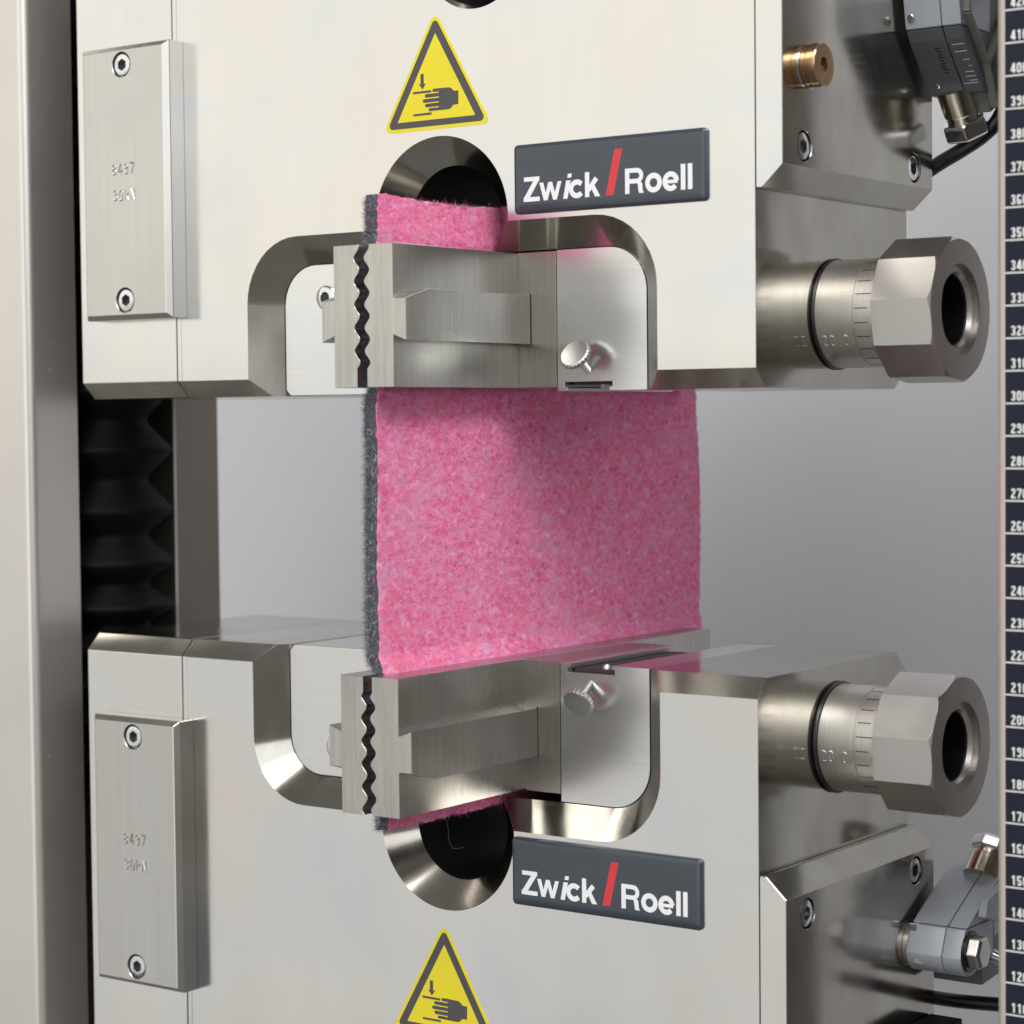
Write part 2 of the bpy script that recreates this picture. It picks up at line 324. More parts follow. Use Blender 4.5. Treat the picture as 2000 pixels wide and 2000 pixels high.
# ============================================================ GRIP BODIES
def make_grip(m, base, dx, which):
    up = m > 0
    def H(h): return base + m * h
    root = empty('grip_body', ('upper nickel plated grip block hanging over the pink felt, opening downwards' if up else
                               'lower nickel plated grip block standing under the pink felt, opening upwards'),
                 'machine grip', (-30, 50, H(60)), 'pair of wide grip blocks')
    parts = []
    def add(o):
        parts.append(o); return o
    XL, XR, XS = -158.4, 98.3, -161.1
    TOP = 190 if up else 200
    prof = [(0, 0), (6.6, -6.5), (101.5, -6.5), (111.5, 2), (111.5, TOP), (0, TOP)]
    def yz(x0, x1, mat, nm, bev=0.0):
        return prism(nm, [(y, H(h)) for y, h in prof], 'x', x0, x1, mat, None, bevel=bev)
    body = yz(XL, XR, [M['nickel']], 'body')
    # notch with its wide 45 degree bevel: outer outline at the front, inner one 10 mm deep
    def notch(off, n=10):
        x0, x1, ht, r = -123.6 + off, 60.6 - off, 53.3 - off, 25.0 - off * 0.95
        return [(x0, -30)] + [(x0 + r + r * math.cos(math.radians(180 - 90 * i / n)), ht - r + r * math.sin(math.radians(180 - 90 * i / n))) for i in range(n + 1)] \
            + [(x1 - r + r * math.cos(math.radians(90 - 90 * i / n)), ht - r + r * math.sin(math.radians(90 - 90 * i / n))) for i in range(n + 1)] + [(x1, -30)]
    bm = bmesh.new()
    loft(bm, [[(x, y, H(h)) for x, h in notch(off)] for y, off in ((-2, -2), (10, 10), (100.6, 10))])
    c1 = finish('cutter', bm, M['nickel'])
    c3 = lathe('cutter', (-30.5, 0, H(55.2)), (0, 1, 0), [(-2, 32), (9.6, 20.4), (140, 20.4)], M['nickel'], None, 96, smooth=None)
    c2 = box('cutter', -46.3, 12.9, 5, 140, *sorted((H(-20), H(43.25))), M['nickel'])
    c4 = box('cutter', 12.0, 35.2, 80, 140, *sorted((H(-20), H(43.25))), M['nickel'])
    cut(body, c1, c3, c2, c4)
    if up: cut(body, lathe('cutter', (-13.8, 0, 199.6), (0, 1, 0), [(-1, 23.4), (1.6, 20.8), (30, 20.8)], M['nickel'], None, 64, smooth=None))
    else: cut(body, box('cutter', 130, 131, 0, 1, 0, 1, M['nickel']))
    do_bevel(body, 0.18, 1, 30)
    # flanks and bevels get the nickel copy with shade in its colour, bores near black, by face direction
    body.data.materials.clear(); body.data.materials.append(M['nickel']); body.data.materials.append(M['chamfer_shade']); body.data.materials.append(M['void'])
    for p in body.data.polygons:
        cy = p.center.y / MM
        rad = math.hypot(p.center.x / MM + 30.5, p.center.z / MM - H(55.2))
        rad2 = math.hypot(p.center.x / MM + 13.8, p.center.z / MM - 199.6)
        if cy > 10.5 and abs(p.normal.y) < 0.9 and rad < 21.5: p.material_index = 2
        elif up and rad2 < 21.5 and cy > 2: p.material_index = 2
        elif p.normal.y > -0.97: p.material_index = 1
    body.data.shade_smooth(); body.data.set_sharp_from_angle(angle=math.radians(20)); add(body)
    # the two narrow joint lines at the left: strip and end block are pieces of their own
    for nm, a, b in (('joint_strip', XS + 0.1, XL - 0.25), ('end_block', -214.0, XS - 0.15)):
        o = add(yz(a, b, [M['nickel'], M['chamfer_shade']], nm, 0.3))
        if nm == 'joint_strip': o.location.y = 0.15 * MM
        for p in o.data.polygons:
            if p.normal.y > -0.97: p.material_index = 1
    if True:
        pass
    # inner panels flush with the foot of the bevel
    r = 15.2
    lp = [(-113.2, -6.4)] + [(-113.2 + r + r * math.cos(math.radians(180 - 90 * i / 10)), 43 - r + r * math.sin(math.radians(180 - 90 * i / 10))) for i in range(11)] + [(-46.4, 43), (-46.4, -6.4)]
    lp = [(-113.2, -4.2), *lp[1:], (-111.0, -6.4)]
    o = add(prism('inner_panel', [(x, H(h)) for x, h in lp], 'y', 10.0, 100.4, M['panel'], None, bevel=0.25, segs=2))
    o['label'] = 'bright inner panel left of the jaws'
    rp = [(13.1, -6.4), (17.4, -6.4), (17.4, -5.2), (16.1, -4.9), (16.1, -3.2), (36.0, -3.2), (36.0, -4.9), (34.7, -5.2), (34.7, -6.4), (50.2, -6.4)] \
        + [(50.2 - r + r * math.cos(math.radians(90 * i / 10)), 43 - r + r * math.sin(math.radians(90 * i / 10))) for i in range(11)] + [(13.1, 43)]
    hole = (26.0, 10.0, H(0.6))
    o = prism('inner_panel', [(x, H(h)) for x, h in rp], 'y', 10.0, 80.0, M['panel'], None, bevel=0.08, segs=1)
    rq = [(35.2, -6.4), (50.2, -6.4), *rp[10:21], (35.2, 43)]
    add(prism('rear_filler', [(x, H(h)) for x, h in rq], 'y', 80.05, 100.4, M['panel'], None, bevel=0.08, segs=1))
    add(o); o['label'] = 'bright inner panel right of the jaws with keyway slot'
    box_d = add(box('slot_key', 16.6, 35.5, 14, 79, *sorted((H(-4.3), H(-3.3))), M['dark']))
    # fixing screw on the left panel, half hidden by the jaw
    zb = 79.1 if up else -91.5
    xb_ = -92.4 if up else -90.6
    s_ = add(lathe('panel_screw', (xb_, 10, zb), (0, -1, 0), [(0, 4.6), (0.6, 4.6), (1.0, 3.9), (1.2, 2.2), (0.6, 1.9), (-1, 1.8)], M['screw'], None, 40)); s_['label'] = 'bright screw with a dark hexagon recess'
    hb = add(lathe('screw_recess', (xb_, 10, zb), (0, -1, 0), [(0, 1.9), (0.75, 1.9)], M['dark'], None, 6, smooth=None))
    # jaw holders with their dovetail slot
    j = 1.3 if not up else 0
    for s in (1, -1):
        cx = -16.2 + j
        X1 = (-3.6 + j) if s > 0 else (-28.7 + j); X2 = X1 + s * 5.6; XE = 12.7 if s > 0 else -46.1
        hb_, ht_ = (-4.9, 42.7) if up else (-6.6, 40.3)
        pl = [(X1, hb_), (XE, hb_), (XE, ht_), (X1, ht_), (X1, 25.9), (X2, 28.0), (X2, 10.0), (X1, 12.1)]
        o = add(prism('jaw_holder', [(x, H(h)) for x, h in pl], 'y', 10.1, 80, M['holder'], None, bevel=0.08, segs=1))
        o['label'] = 'dull steel jaw holder with slotted face ' + ('right' if s > 0 else 'left') + ' of the felt'
    # knurled thumb screw leaning out of the right panel
    a = math.radians(34); d = Vector((0, -math.cos(a), m * math.sin(a))); c = Vector(hole)
    t = add(lathe('thumb_screw', c, d, [(-3, 1.1), (8.4, 1.1)], M['knurl'], None, 24))
    th = lathe('thread', c, d, [(x * 0.5 - 1 + e, 1.12 + 0.2 * (e > 0.1)) for x in range(0, 18) for e in (0, 0.25)], M['knurl'], None, 20)
    th.parent = t
    n = 96; bm = bmesh.new(); dd, u, w = frame_from(d)
    def kr(t_, r_, amp): return [c + dd * t_ + (u * math.cos(2 * PI * i / n) + w * math.sin(2 * PI * i / n)) * (r_ + (amp if i % 4 < 2 else 0)) for i in range(n)]
    loft(bm, [kr(8.3, 2.0, 0), kr(8.35, 4.9, 0), kr(8.6, 5.4, 0.28), kr(10.2, 5.4, 0.28), kr(10.55, 5.15, 0), kr(10.6, 4.9, 0)])
    k_ = finish('knurled_head', bm, M['knurl'], t, smooth=35)
    add(lathe('screw_tip', (27.5, 18, H(-4.6)), (0, 0, -m), [(-1, 1.6), (0.4, 1.5), (1.2, 1.0), (1.5, 0.2)], M['knurl'], None, 20))

    # side plate (flush with the front, chamfered edge towards the jaws)
    sp = [(98.6, 58.2), (101.0, 58.2), (108.5, 65.3), (108.5, TOP), (98.6, TOP)]
    o = prism('side_plate', [(x, H(h)) for x, h in sp], 'y', 0.0, 111.8, [M['nickel'], M['nickel_shade']])
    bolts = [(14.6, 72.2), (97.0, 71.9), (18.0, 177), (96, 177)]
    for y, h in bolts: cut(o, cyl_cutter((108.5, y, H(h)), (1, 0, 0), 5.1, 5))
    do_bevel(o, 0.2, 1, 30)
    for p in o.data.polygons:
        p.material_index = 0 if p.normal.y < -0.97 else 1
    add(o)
    for y, h in bolts: add(socket_bolt(None, (108.5, y, H(h)), (1, 0, 0), 4.6))

    # cover block with spacer, two sunk screws, stamped marks
    zc = H(78.1); w0, w1 = -202.6, -155.2
    bm = bmesh.new()
    loft(bm, [[(x, y, z) for x, z in ((w0 + q, zc - 53.6 + q2), (w1 - q, zc - 53.6 + q2), (w1 - q, zc + 53.6 - q2), (w0 + q, zc + 53.6 - q2))] for y, q, q2 in ((-0.05, 0, 0), (-7.6, 0, 0), (-9.6, 2.0, 1.9))])
    o = finish('cover_block', bm, M['cover'])
    for dz in (46.0, -46.0): cut(o, cyl_cutter((-179.4, -9.6, zc + dz), (0, -1, 0), 4.9, 5))
    do_bevel(o, 0.2, 1, 30); add(o); o['label'] = 'bevelled steel block stamped 8497 30kN'
    for dz in (46.0, -46.0):
        b_ = socket_bolt(None, (-179.4, -9.6, zc + dz), (0, -1, 0), 4.4); b_.parent = o
    bm = bmesh.new()
    F = lambda u_, v_, h_: (u_, -9.6 - h_, v_)
    z0 = zc + (5.2 if up else 4.9); xx = -185.3
    for i, ch in enumerate('8497'):
        for pts, cl in dig(ch, 0.12): ribbon(bm, [(xx + i * 3.3 + p[0] * 4.5, z0 - 2.1 + (0.25 if i % 2 else 0) + p[1] * 4.3) for p in pts], 0.52, F, 0.003, 0.2, True, cl)
    for i, ch in enumerate('30kN'):
        for pts, cl in dig(ch, 0.12): ribbon(bm, [(xx + 0.4 + i * 3.2 + p[0] * 4.5, z0 - 12.2 + (-0.2 if i % 2 else 0) + p[1] * 4.3) for p in pts], 0.52, F, 0.003, 0.2, True, cl)
    tx = finish('stamped_mark', bm, M['jaw'], o, recalc=False); tx['label'] = 'stamped characters 8497 and 30kN'

    # adjusting spindle: O ring, graduated sleeve, twelve sided nut with a bore
    cy, cz = 56.3, H(19.0 if up else 19.1); ax = (1, 0, 0)
    sl = add(lathe('adjusting_sleeve', (98.3, cy, cz), ax, [(0, 18.6), (15.4, 18.6), (15.5, 18.35), (15.75, 18.35), (15.85, 18.6), (24.6, 18.6), (24.7, 17.8), (28, 17.8)], M['sleeve'], None, 128))
    ring = []
    R0, rr = 18.5, (1.0 if not up else 0.75)
    rg = add(lathe('sealing_ring', (98.3 + rr * 0.92, cy, cz), ax, [(rr * math.cos(2 * PI * i / 14), R0 + rr * math.sin(2 * PI * i / 14)) for i in range(14)], M['oring'], None, 96, 80, True))
    ph0 = 7.5 if up else 12.0
    bm = bmesh.new()
    def SF(u_, v_, h_):   # u along the axis, v arc length
        th_ = v_ / 18.6; return (98.3 + u_, cy - (18.6 + h_) * math.cos(th_), cz + (18.6 + h_) * math.sin(th_))
    step = 18.6 * math.radians(15)
    for k in range(-7, 8):
        v_ = (k + (0.18 if up else -0.3)) * step; ln = 8.4 if (k % 5 == 1) else 4.8
        ribbon(bm, [(16.2, v_), (16.2 + ln, v_)], 0.34, SF, -0.1, 0.05)
    finish('graduation_marks', bm, M['dark'], sl)
    bm = bmesh.new(); vz = (-12.2 if up else -6.2)
    write(bm, '20', SF, 2.9, vz, 4.2, 0.15, 0.66, 0.0, 0.2, True)
    write(bm, '0', SF, 10.9, vz, 4.2, 0.15, 0.66, 0.0, 0.2, True)
    finish('stamped_numbers', bm, M['sleeve'], sl, recalc=False)
    # nut
    def ngon(x, R, sides, ph, rnd=None):
        return [(x, cy - R * math.cos(math.radians(ph + 360 * i / sides)), cz + R * math.sin(math.radians(ph + 360 * i / sides))) for i in range(sides)]
    SID = 10; ph0 = 7.0 if up else 12.0
    bm = bmesh.new(); loft(bm, [ngon(123.2, 24.6, SID, ph0), ngon(144.6, 24.6, SID, ph0)])
    nut = finish('nut', bm, M['nut'])
    # turned face: intersect with a cone so that the corners are rounded off
    co = lathe('cutter', (98.3, cy, cz), ax, [(24.7, 23.9), (25.5, 25.4), (44.6, 25.4), (46.6, 23.2)], M['nut'], None, 96, smooth=None)
    md = nut.modifiers.new('i', 'BOOLEAN'); md.operation = 'INTERSECT'; md.object = co; md.solver = 'EXACT'; bake(nut); bpy.data.objects.remove(co)
    cut(nut, lathe('cutter', (98.3, cy, cz), ax, [(44.8, 15.3), (48, 15.3)], M['nut'], None, 72, smooth=None))
    cut(nut, lathe('cutter', (98.3, cy, cz), ax, [(24.9, 11.8), (43.2, 11.8), (45.6, 13.0)], M['nut'], None, 72, smooth=None))
    do_bevel(nut, 0.2, 1, 22); add(nut); nut['label'] = 'faceted hand nut with open bore'
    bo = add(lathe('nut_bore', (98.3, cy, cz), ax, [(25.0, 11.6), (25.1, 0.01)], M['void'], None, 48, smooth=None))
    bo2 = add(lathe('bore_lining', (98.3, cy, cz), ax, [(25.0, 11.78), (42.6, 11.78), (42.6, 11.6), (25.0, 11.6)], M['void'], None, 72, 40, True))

    # name badge
    bx = 3.1 if up else -0.6; bz = 103.8 if up else -138.8; BW, BH = 77.8, 24.0
    bm = bmesh.new()
    rings = []
    for y, q in ((-0.01, 0), (-0.9, 0), (-1.25, 0.35), (-1.55, 1.6), (-1.65, 3.4)):
        rings.append([(x, y, z) for x, z in rrect(bx + q, bx + BW - q, bz + q, bz + BH - q, 1.5 - min(q, 1.2) * 0.6, 4)])
    loft(bm, rings); bd = add(finish('name_badge', bm, M['badge'], None, smooth=50)); bd['label'] = 'slate grey domed badge lettered Zwick / Roell'
    F = lambda u_, v_, h_: (bx + u_, -1.65 - h_, bz + v_)
    bm = bmesh.new(); h0, h1 = 0.003, 0.03; B = 4.1; CH = 8.45; XH = 6.2; w = 1.75
    def S(pts, ww=w, k=0, cl=False): ribbon(bm, pts, ww, F, h0, h1 + 0.003 * k, False, cl)
    # Z
    S([(4.6, B + CH - 0.75), (11.1, B + CH - 0.75)], 1.5); S([(4.4, B + 0.75), (11.2, B + 0.75)], 1.5, 1)
    polyfill(bm, [(8.6, B + CH - 1.4), (10.9, B + CH - 1.4), (7.0, B + 1.4), (4.6, B + 1.4)], F, h0, h1 + 0.006)
    # w
    for k, (a_, b_) in enumerate(((11.9, 13.7), (15.65, 13.7), (15.65, 17.6), (19.55, 17.6))): 
        polyfill(bm, [(a_ - 0.8, B + XH), (a_ + 0.8, B + XH), (b_ + 0.78, B), (b_ - 0.78, B)], F, h0, h1 + 0.003 * k)
    # italic i
    polyfill(bm, [(21.0, B), (22.8, B), (24.1, B + XH), (22.3, B + XH)], F, h0, h1 + 0.002)
    polyfill(bm, [(22.75, B + CH - 1.35), (24.35, B + CH - 1.35), (24.65, B + CH), (23.05, B + CH)], F, h0, h1)
    # c k
    S(arc(26.7, B + XH / 2, 2.4, XH / 2 - 0.78, 40, 320, 18))
    S([(30.9, B), (30.9, B + CH)]); S([(31.4, B + 2.3), (34.7, B + XH)], 1.75, 2)
    polyfill(bm, [(32.2, B + 3.6), (33.6, B + 4.4), (36.2, B), (34.1, B)], F, h0, h1 + 0.009)
    # R o e l l
    S([(47.1, B), (47.1, B + CH)]); S([(47.1, B + CH - 0.75), (50.9, B + CH - 0.75)] + arc(50.9, B + CH - 2.55, 1.8, 1.8, 90, -90, 9)[1:] + [(47.1, B + CH - 4.35)], 1.5, 1)
    polyfill(bm, [(50.2, B + 4.2), (51.6, B + 4.6), (53.0, B + 3.2), (53.2, B + 1), (53.6, B), (51.8, B), (51.5, B + 1.2), (51.3, B + 3)], F, h0, h1 + 0.006)
    S(arc(57.5, B + XH / 2, 2.4, XH / 2 - 0.7, 0, 360, 24)[:-1], w, 0, True)
    S(arc(64.2, B + XH / 2, 2.3, XH / 2 - 0.7, 2, 322, 20)); S([(62.3, B + XH / 2 - 0.1), (66.9, B + XH / 2 - 0.1)], 1.15, 2)
    S([(69.0, B), (69.0, B + CH)]); S([(71.7, B), (71.7, B + CH)])
    lt = finish('lettering', bm, M['letter'], bd)
    bm = bmesh.new(); polyfill(bm, [(38.4, B), (41.5, B), (45.2, B + 15.4), (42.1, B + 15.4)], F, h0, h1); sl_ = finish('red_slash', bm, M['red'], bd)

    # crushing hazard sticker
    ox, oz = (-31.6, 137.0) if up else (-32.1, -191.3)
    F = lambda u_, v_, h_: (ox + u_, -0.01 - h_, oz + v_)
    def rtri(top, half, bot, r_, n_=6):
        A = [Vector((0, top)), Vector((-half, bot)), Vector((half, bot))]; o_ = []
        for i in range(3):
            p = A[i]; a_ = (A[i - 1] - p).normalized(); b_ = (A[(i + 1) % 3] - p).normalized(); q = (a_ + b_).normalized()
            cc = p + q * (r_ / math.sin(a_.angle(b_) / 2)); va = p + a_ * a_.dot(cc - p) - cc; vb = p + b_ * b_.dot(cc - p) - cc; s0 = math.atan2(va.y, va.x); s1 = math.atan2(vb.y, vb.x)
            dlt = (s1 - s0 + PI) % (2 * PI) - PI
            o_ += [(cc.x + r_ * math.cos(s0 + dlt * k / n_), cc.y + r_ * math.sin(s0 + dlt * k / n_)) for k in range(n_ + 1)]
        return o_
    bm = bmesh.new(); polyfill(bm, rtri(41.6, 24.4, -0.6, 2.2), F, 0, 0.14)
    st = add(finish('warning_sticker', bm, M['yellow'])); st['label'] = 'yellow triangular crushed hand warning sticker'
    bm = bmesh.new()
    Ao = rtri(39.4, 22.3, 0.7, 1.5); Ai = rtri(33.6, 17.5, 3.0, 0.15)
    vo = [bm.verts.new(F(*p, 0.16)) for p in Ao]; vi = [bm.verts.new(F(*p, 0.16)) for p in Ai]
    for i in range(len(vo)): bm.faces.new((vo[i], vo[(i + 1) % len(vo)], vi[(i + 1) % len(vo)], vi[i]))
    finish('black_border', bm, M['print'], st)
    def capsule(x0_, x1_, yc, hh): return arc(x0_ + hh, yc, hh, hh, 90, 270, 8) + [(x1_, yc - hh), (x1_, yc + hh)]
    bm = bmesh.new()
    for k, pl in enumerate(([(-6.78, 19.6), (-5.33, 19.6), (-5.33, 16.06), (-4.33, 16.06), (-5.95, 14.03), (-7.58, 16.06), (-6.78, 16.06)],
               [(-10.25, 13.5), (-1.97, 13.5), (-1.97, 12.68), (-10.25, 12.68)], [(-10.22, 5.55), (-1.94, 5.6), (-1.94, 4.78), (-10.22, 4.78)],
               [(1.4, 13.85), (5.3, 13.78)] + arc(5.6, 11.3, 2.6, 2.45, 85, 25, 4) + [(8.1, 12.33), (10.15, 12.33), (10.05, 7.49), (8.1, 7.42)] + arc(5.4, 8.5, 2.6, 2.5, -25, -85, 4) + [(1.4, 6.02)],
               capsule(-1.5, 1.8, 13.28, 0.6), capsule(-4.9, 1.8, 11.62, 0.66), capsule(-5.85, 1.8, 9.88, 0.66), capsule(-4.85, 1.8, 8.18, 0.66), capsule(-3.3, 1.8, 6.6, 0.55))):
        polyfill(bm, pl, F, 0.145, 0.165 + 0.001 * k)
    finish('crushed_hand_pictogram', bm, M['print'], st)

    # brass plug on the upper side plate
    if up:
        p_ = lathe('brass_plug', (108.5, 17.4, 147.1), ax, [(0, 6.6), (0.6, 6.6), (0.7, 7.1), (2.2, 7.1), (2.3, 6.8), (2.6, 6.8), (2.7, 7.1), (5.6, 7.1), (5.9, 6.8)], M['brass'], None, 48)
        bm = bmesh.new(); loft(bm, [[(x, 17.4 - 2.6 * math.cos(PI / 3 * k), 147.1 + 2.6 * math.sin(PI / 3 * k)) for k in range(6)] for x in (111.5, 116)])
        cut(p_, finish('cutter', bm, M['brass'])); p_.data.shade_smooth(); p_.data.set_sharp_from_angle(angle=math.radians(30)); add(p_)
        add(lathe('plug_recess_shade', (112.2, 17.4, 147.1), ax, [(0, 2.5), (0.6, 2.5)], M['dark'], None, 6, smooth=None))  # dark disc added so the hex hole reads as shaded
        add(lathe('plug_seal', (108.5, 17.4, 147.1), ax, [(0, 7.5), (0.5, 7.5), (0.55, 6.9)], M['screw'], None, 40))
    else:
        o = add(prism('foot_rail', [(108.7, -186.2), (121.5, -186.2), (121.5, -215), (108.7, -215)], 'y', 84, 108, M['black'], None, bevel=0.6)); o['label'] = 'small black rail low on the side plate'
    dxm = Matrix.Translation((dx * MM, 0, 0))
    for o in parts:
        if dx: o.data.transform(dxm); [c_.data.transform(dxm) for c_ in o.children]
        reparent_keep(o, root)
    return root
g_up = make_grip(1, 48.7, 0.0, 'upper')
g_lo = make_grip(-1, -59.8, 0.0, 'lower')

# ============================================================ JAWS
def wave(h, h_flat=0.3):
    """offset of the tooth profile at height h above the grip's mouth"""
    if h < h_flat: return -0.15
    e = min(1, (h - h_flat) / 1.6)
    return e * math.cos(2 * PI * (h - 34.1) / 7.72) * 1.12 + (1 - e) * -0.15
def make_jaw(m, base, s, j, Y0, h0, h1, label):
    """s = +1 right jaw, -1 left jaw; j shifts the pair sideways"""
    def H(h): return base + m * h
    X1 = (-3.6 if s > 0 else -28.8) + j; X2 = X1 + s * 5.35
    c = (-14.62 if s > 0 else -18.92) + j
    n = 220; hf = 0.6 if m > 0 else -1.8
    face = [(c + wave(h0 + (h1 - h0) * i / n, hf), h0 + (h1 - h0) * i / n) for i in range(n + 1)]
    def sec(y, ft, ntop):
        back = [(X1, h1), (X1, ntop), (X2, ft), (X2, 10.3), (X1, 12.3), (X1, h0)]
        return [(x, y, H(h)) for x, h in face + back]
    bm = bmesh.new(); loft(bm, [sec(Y0, 24.2, 24.3), sec(Y0 + 12.0, 27.6, 25.6), sec(139.5, 27.6, 25.6)])
    o = finish('clamping_jaw', bm, M['jaw'], None)
    do_bevel(o, 0.09, 1, 45)
    o.data.shade_smooth(); o.data.set_sharp_from_angle(angle=math.radians(24))
    return tag(o, label, 'clamping jaw', 'wavy toothed jaws gripping the felt')
make_jaw(1, 48.7, 1, 0.0, -61.2, -5.0, 42.5, 'upper right steel jaw with wavy teeth and plain T-shaped back')
make_jaw(1, 48.7, -1, 0.0, -61.2, -5.0, 42.5, 'upper left steel jaw with wavy teeth, thin against the bright panel')
make_jaw(-1, -59.8, 1, 1.4, -62.6, -7.0, 39.7, 'lower right steel jaw with wavy teeth and stained flank')
make_jaw(-1, -59.8, -1, 1.9, -62.6, -7.0, 39.7, 'lower left steel jaw with wavy teeth beside the empty notch')

# ============================================================ PINK FELT SPECIMEN
felt_root = empty('felt_specimen', 'pink felt strip with grey core clamped upright between the jaws', 'felt sample', (-18, 45, 0))
def felt_section(z):
    """centre x and half thickness at height z"""
    if z >= 91.5: return -16.9 + min(1, (z - 91.5) / 6) * 0.4, 1.8 + min(1, (z - 91.5) / 3) * 1.0
    if z > 43.6: return -16.77 + wave(z - 48.7, 0.6), 1.8
    if z > -52.7:
        t = min(1, (43.6 - z) / 2.5, (z + 52.7) / 2.5)
        mid = -18.3 + 0.3 * math.sin(z * 0.05); k = min(1, (43.6 - z) / 30); e = (-16.8 if z > 0 else -15.9)
        kk = min(1, (43.6 - z) / 5, (z + 52.7) / 5)
        return e * (1 - kk) + mid * kk, 1.8 + 0.9 * t
    if z > -99.4: return -15.2 + wave(-59.8 - z, -1.8), 1.8
    return -15.2, 2.3
rnd = random.Random(3)
def rear(z):
    return 150.6 + 4.2 * max(0, 1 - ((z + 14) / 58) ** 2) if -60 < z < 50 else 150.0
def slab(name, f0, f1, mat):
    """f0..f1 fraction across the thickness, -1 grey side, +1 pink side"""
    zs = []; z = 107.6
    while z > -105.6:
        zs.append(z); z -= 0.9 if (z > 40 or z < -50) else 1.6
    zs.append(-105.6)
    bm = bmesh.new(); ny = 100; grid = {}
    r2 = random.Random(11)
    edge = [r2.uniform(-0.5, 0.5) for _ in range(ny + 1)]; sid = [r2.uniform(-0.35, 0.35) for _ in zs]
    for a, f in enumerate((f0, f1)):
        for i, z in enumerate(zs):
            cx, ht = felt_section(z)
            for k in range(ny + 1):
                y0 = -55.2 + sid[i] + 0.25 * math.sin(z * 0.11); y1 = rear(z) + sid[i] * 0.8
                y = y0 + (y1 - y0) * k / ny + (r2.uniform(-0.3, 0.3) if k in (0, ny) else 0); zz = z
                if i == 0: zz += edge[k] + 0.6 * math.sin(y * 0.09)
                if i == len(zs) - 1: zz += edge[k] * 1.3
                dx_ = (0.22 * r2.uniform(-1, 1)) if (a == 1 and (z > 92 or -52 < z < 43 or z < -100)) else 0
                puff = 0.25 * math.sin(y * 0.06 + z * 0.02) if -50 < z < 40 else 0
                grid[a, i, k] = bm.verts.new((cx + f * ht + dx_ + puff, y, zz))
    nz = len(zs)
    for a in (0, 1):
        for i in range(nz - 1):
            for k in range(ny): bm.faces.new((grid[a, i, k], grid[a, i, k + 1], grid[a, i + 1, k + 1], grid[a, i + 1, k]))
    for i in range(nz - 1):
        for k in (0, ny): bm.faces.new((grid[0, i, k], grid[1, i, k], grid[1, i + 1, k], grid[0, i + 1, k]))
    for k in range(ny):
        for i in (0, nz - 1): bm.faces.new((grid[0, i, k], grid[1, i, k], grid[1, i, k + 1], grid[0, i, k + 1]))
    return finish(name, bm, mat, None, smooth=60)
for nm, f0, f1, mt in (('grey_core', -1.0, 0.74, M['core']), ('pink_face', 0.76, 1.0, M['pink'])):
    reparent_keep(slab(nm, f0, f1, mt), felt_root)
def fibres(name, n, mats, gen, seed):
    r_ = random.Random(seed); V = []; Fc = []; Mi = []
    for _ in range(n):
        p, d, l, wd, curl = gen(r_); p = Vector(p); d = Vector(d).normalized()
        side = d.cross(Vector((r_.uniform(-1, 1), r_.uniform(-1, 1), r_.uniform(-1, 1)))).normalized(); cur = d.cross(side).normalized()
        b0 = len(V); k = 3
        for s_ in range(k + 1):
            q = p + d * l * s_ / k + cur * curl * (s_ / k) ** 2 * l
            ww = wd * (1 - 0.5 * s_ / k)
            V.append((q + side * ww) * MM); V.append((q - side * ww) * MM)
        mi = r_.choices(range(len(mats)), weights=WT[name])[0]
        for s_ in range(k): Fc.append((b0 + 2 * s_, b0 + 2 * s_ + 1, b0 + 2 * s_ + 3, b0 + 2 * s_ + 2)); Mi.append(mi)
    me = bpy.data.meshes.new(name); me.from_pydata([tuple(v) for v in V], [], Fc)
    for mm in mats: me.materials.append(mm)
    me.polygons.foreach_set('material_index', Mi)
    o = bpy.data.objects.new(name, me); COL.objects.link(o); o['kind'] = 'stuff'; reparent_keep(o, felt_root); return o
WT = {'pink_fuzz': (5, 5, 3, 1.6, 1.0, 0.8), 'edge_fuzz': (4, 3, 1.5, 0.6), 'purple_fuzz': (1, 1, 0.4, 6), 'frayed_end': (4, 4, 2, 1, 2, 1)}
def g_face(r_):
    u_ = r_.random()
    z = r_.uniform(-52.5, 43.4) if u_ < 0.84 else (r_.uniform(91.6, 107.4) if u_ < 0.95 else r_.uniform(-105.4, -99.6))
    cx, ht = felt_section(z); y = -55 + (rear(z) + 55) * r_.random() if u_ < 0.84 else r_.uniform(-55, 45)
    puff = 0.25 * math.sin(y * 0.06 + z * 0.02) if -50 < z < 40 else 0
    th_ = r_.uniform(0, 2 * PI); lift = abs(r_.gauss(0.0, 0.16)) + 0.02
    return (cx + ht + 0.1 + puff + r_.uniform(-0.1, 0.15), y, z), (lift, 2.0 * math.cos(th_), math.sin(th_)), r_.uniform(0.5, 2.2), r_.uniform(0.018, 0.042), r_.uniform(-0.5, 0.5)
fibres('pink_fuzz', 52000, FIB, g_face, 5)
def g_edge(r_):
    u_ = r_.random(); z = r_.uniform(-52.5, 43.4) if u_ < 0.8 else (r_.uniform(91.6, 107.4) if u_ < 0.92 else r_.uniform(-106, -99.5))
    cx, ht = felt_section(z); f = r_.uniform(-1, 0.8) if r_.random() > 0.35 else -1.0
    return (cx + f * ht, -55.1 + r_.uniform(-0.2, 0.2), z), (r_.uniform(-0.8, 0.5) - (0.7 if f < -0.8 else 0), r_.uniform(-0.7, 0.1), r_.uniform(-1.1, 1.1)), r_.uniform(0.6, 2.4), r_.uniform(0.02, 0.05), r_.uniform(-0.6, 0.6)
fibres('edge_fuzz', 9000, FIBG, g_edge, 6)
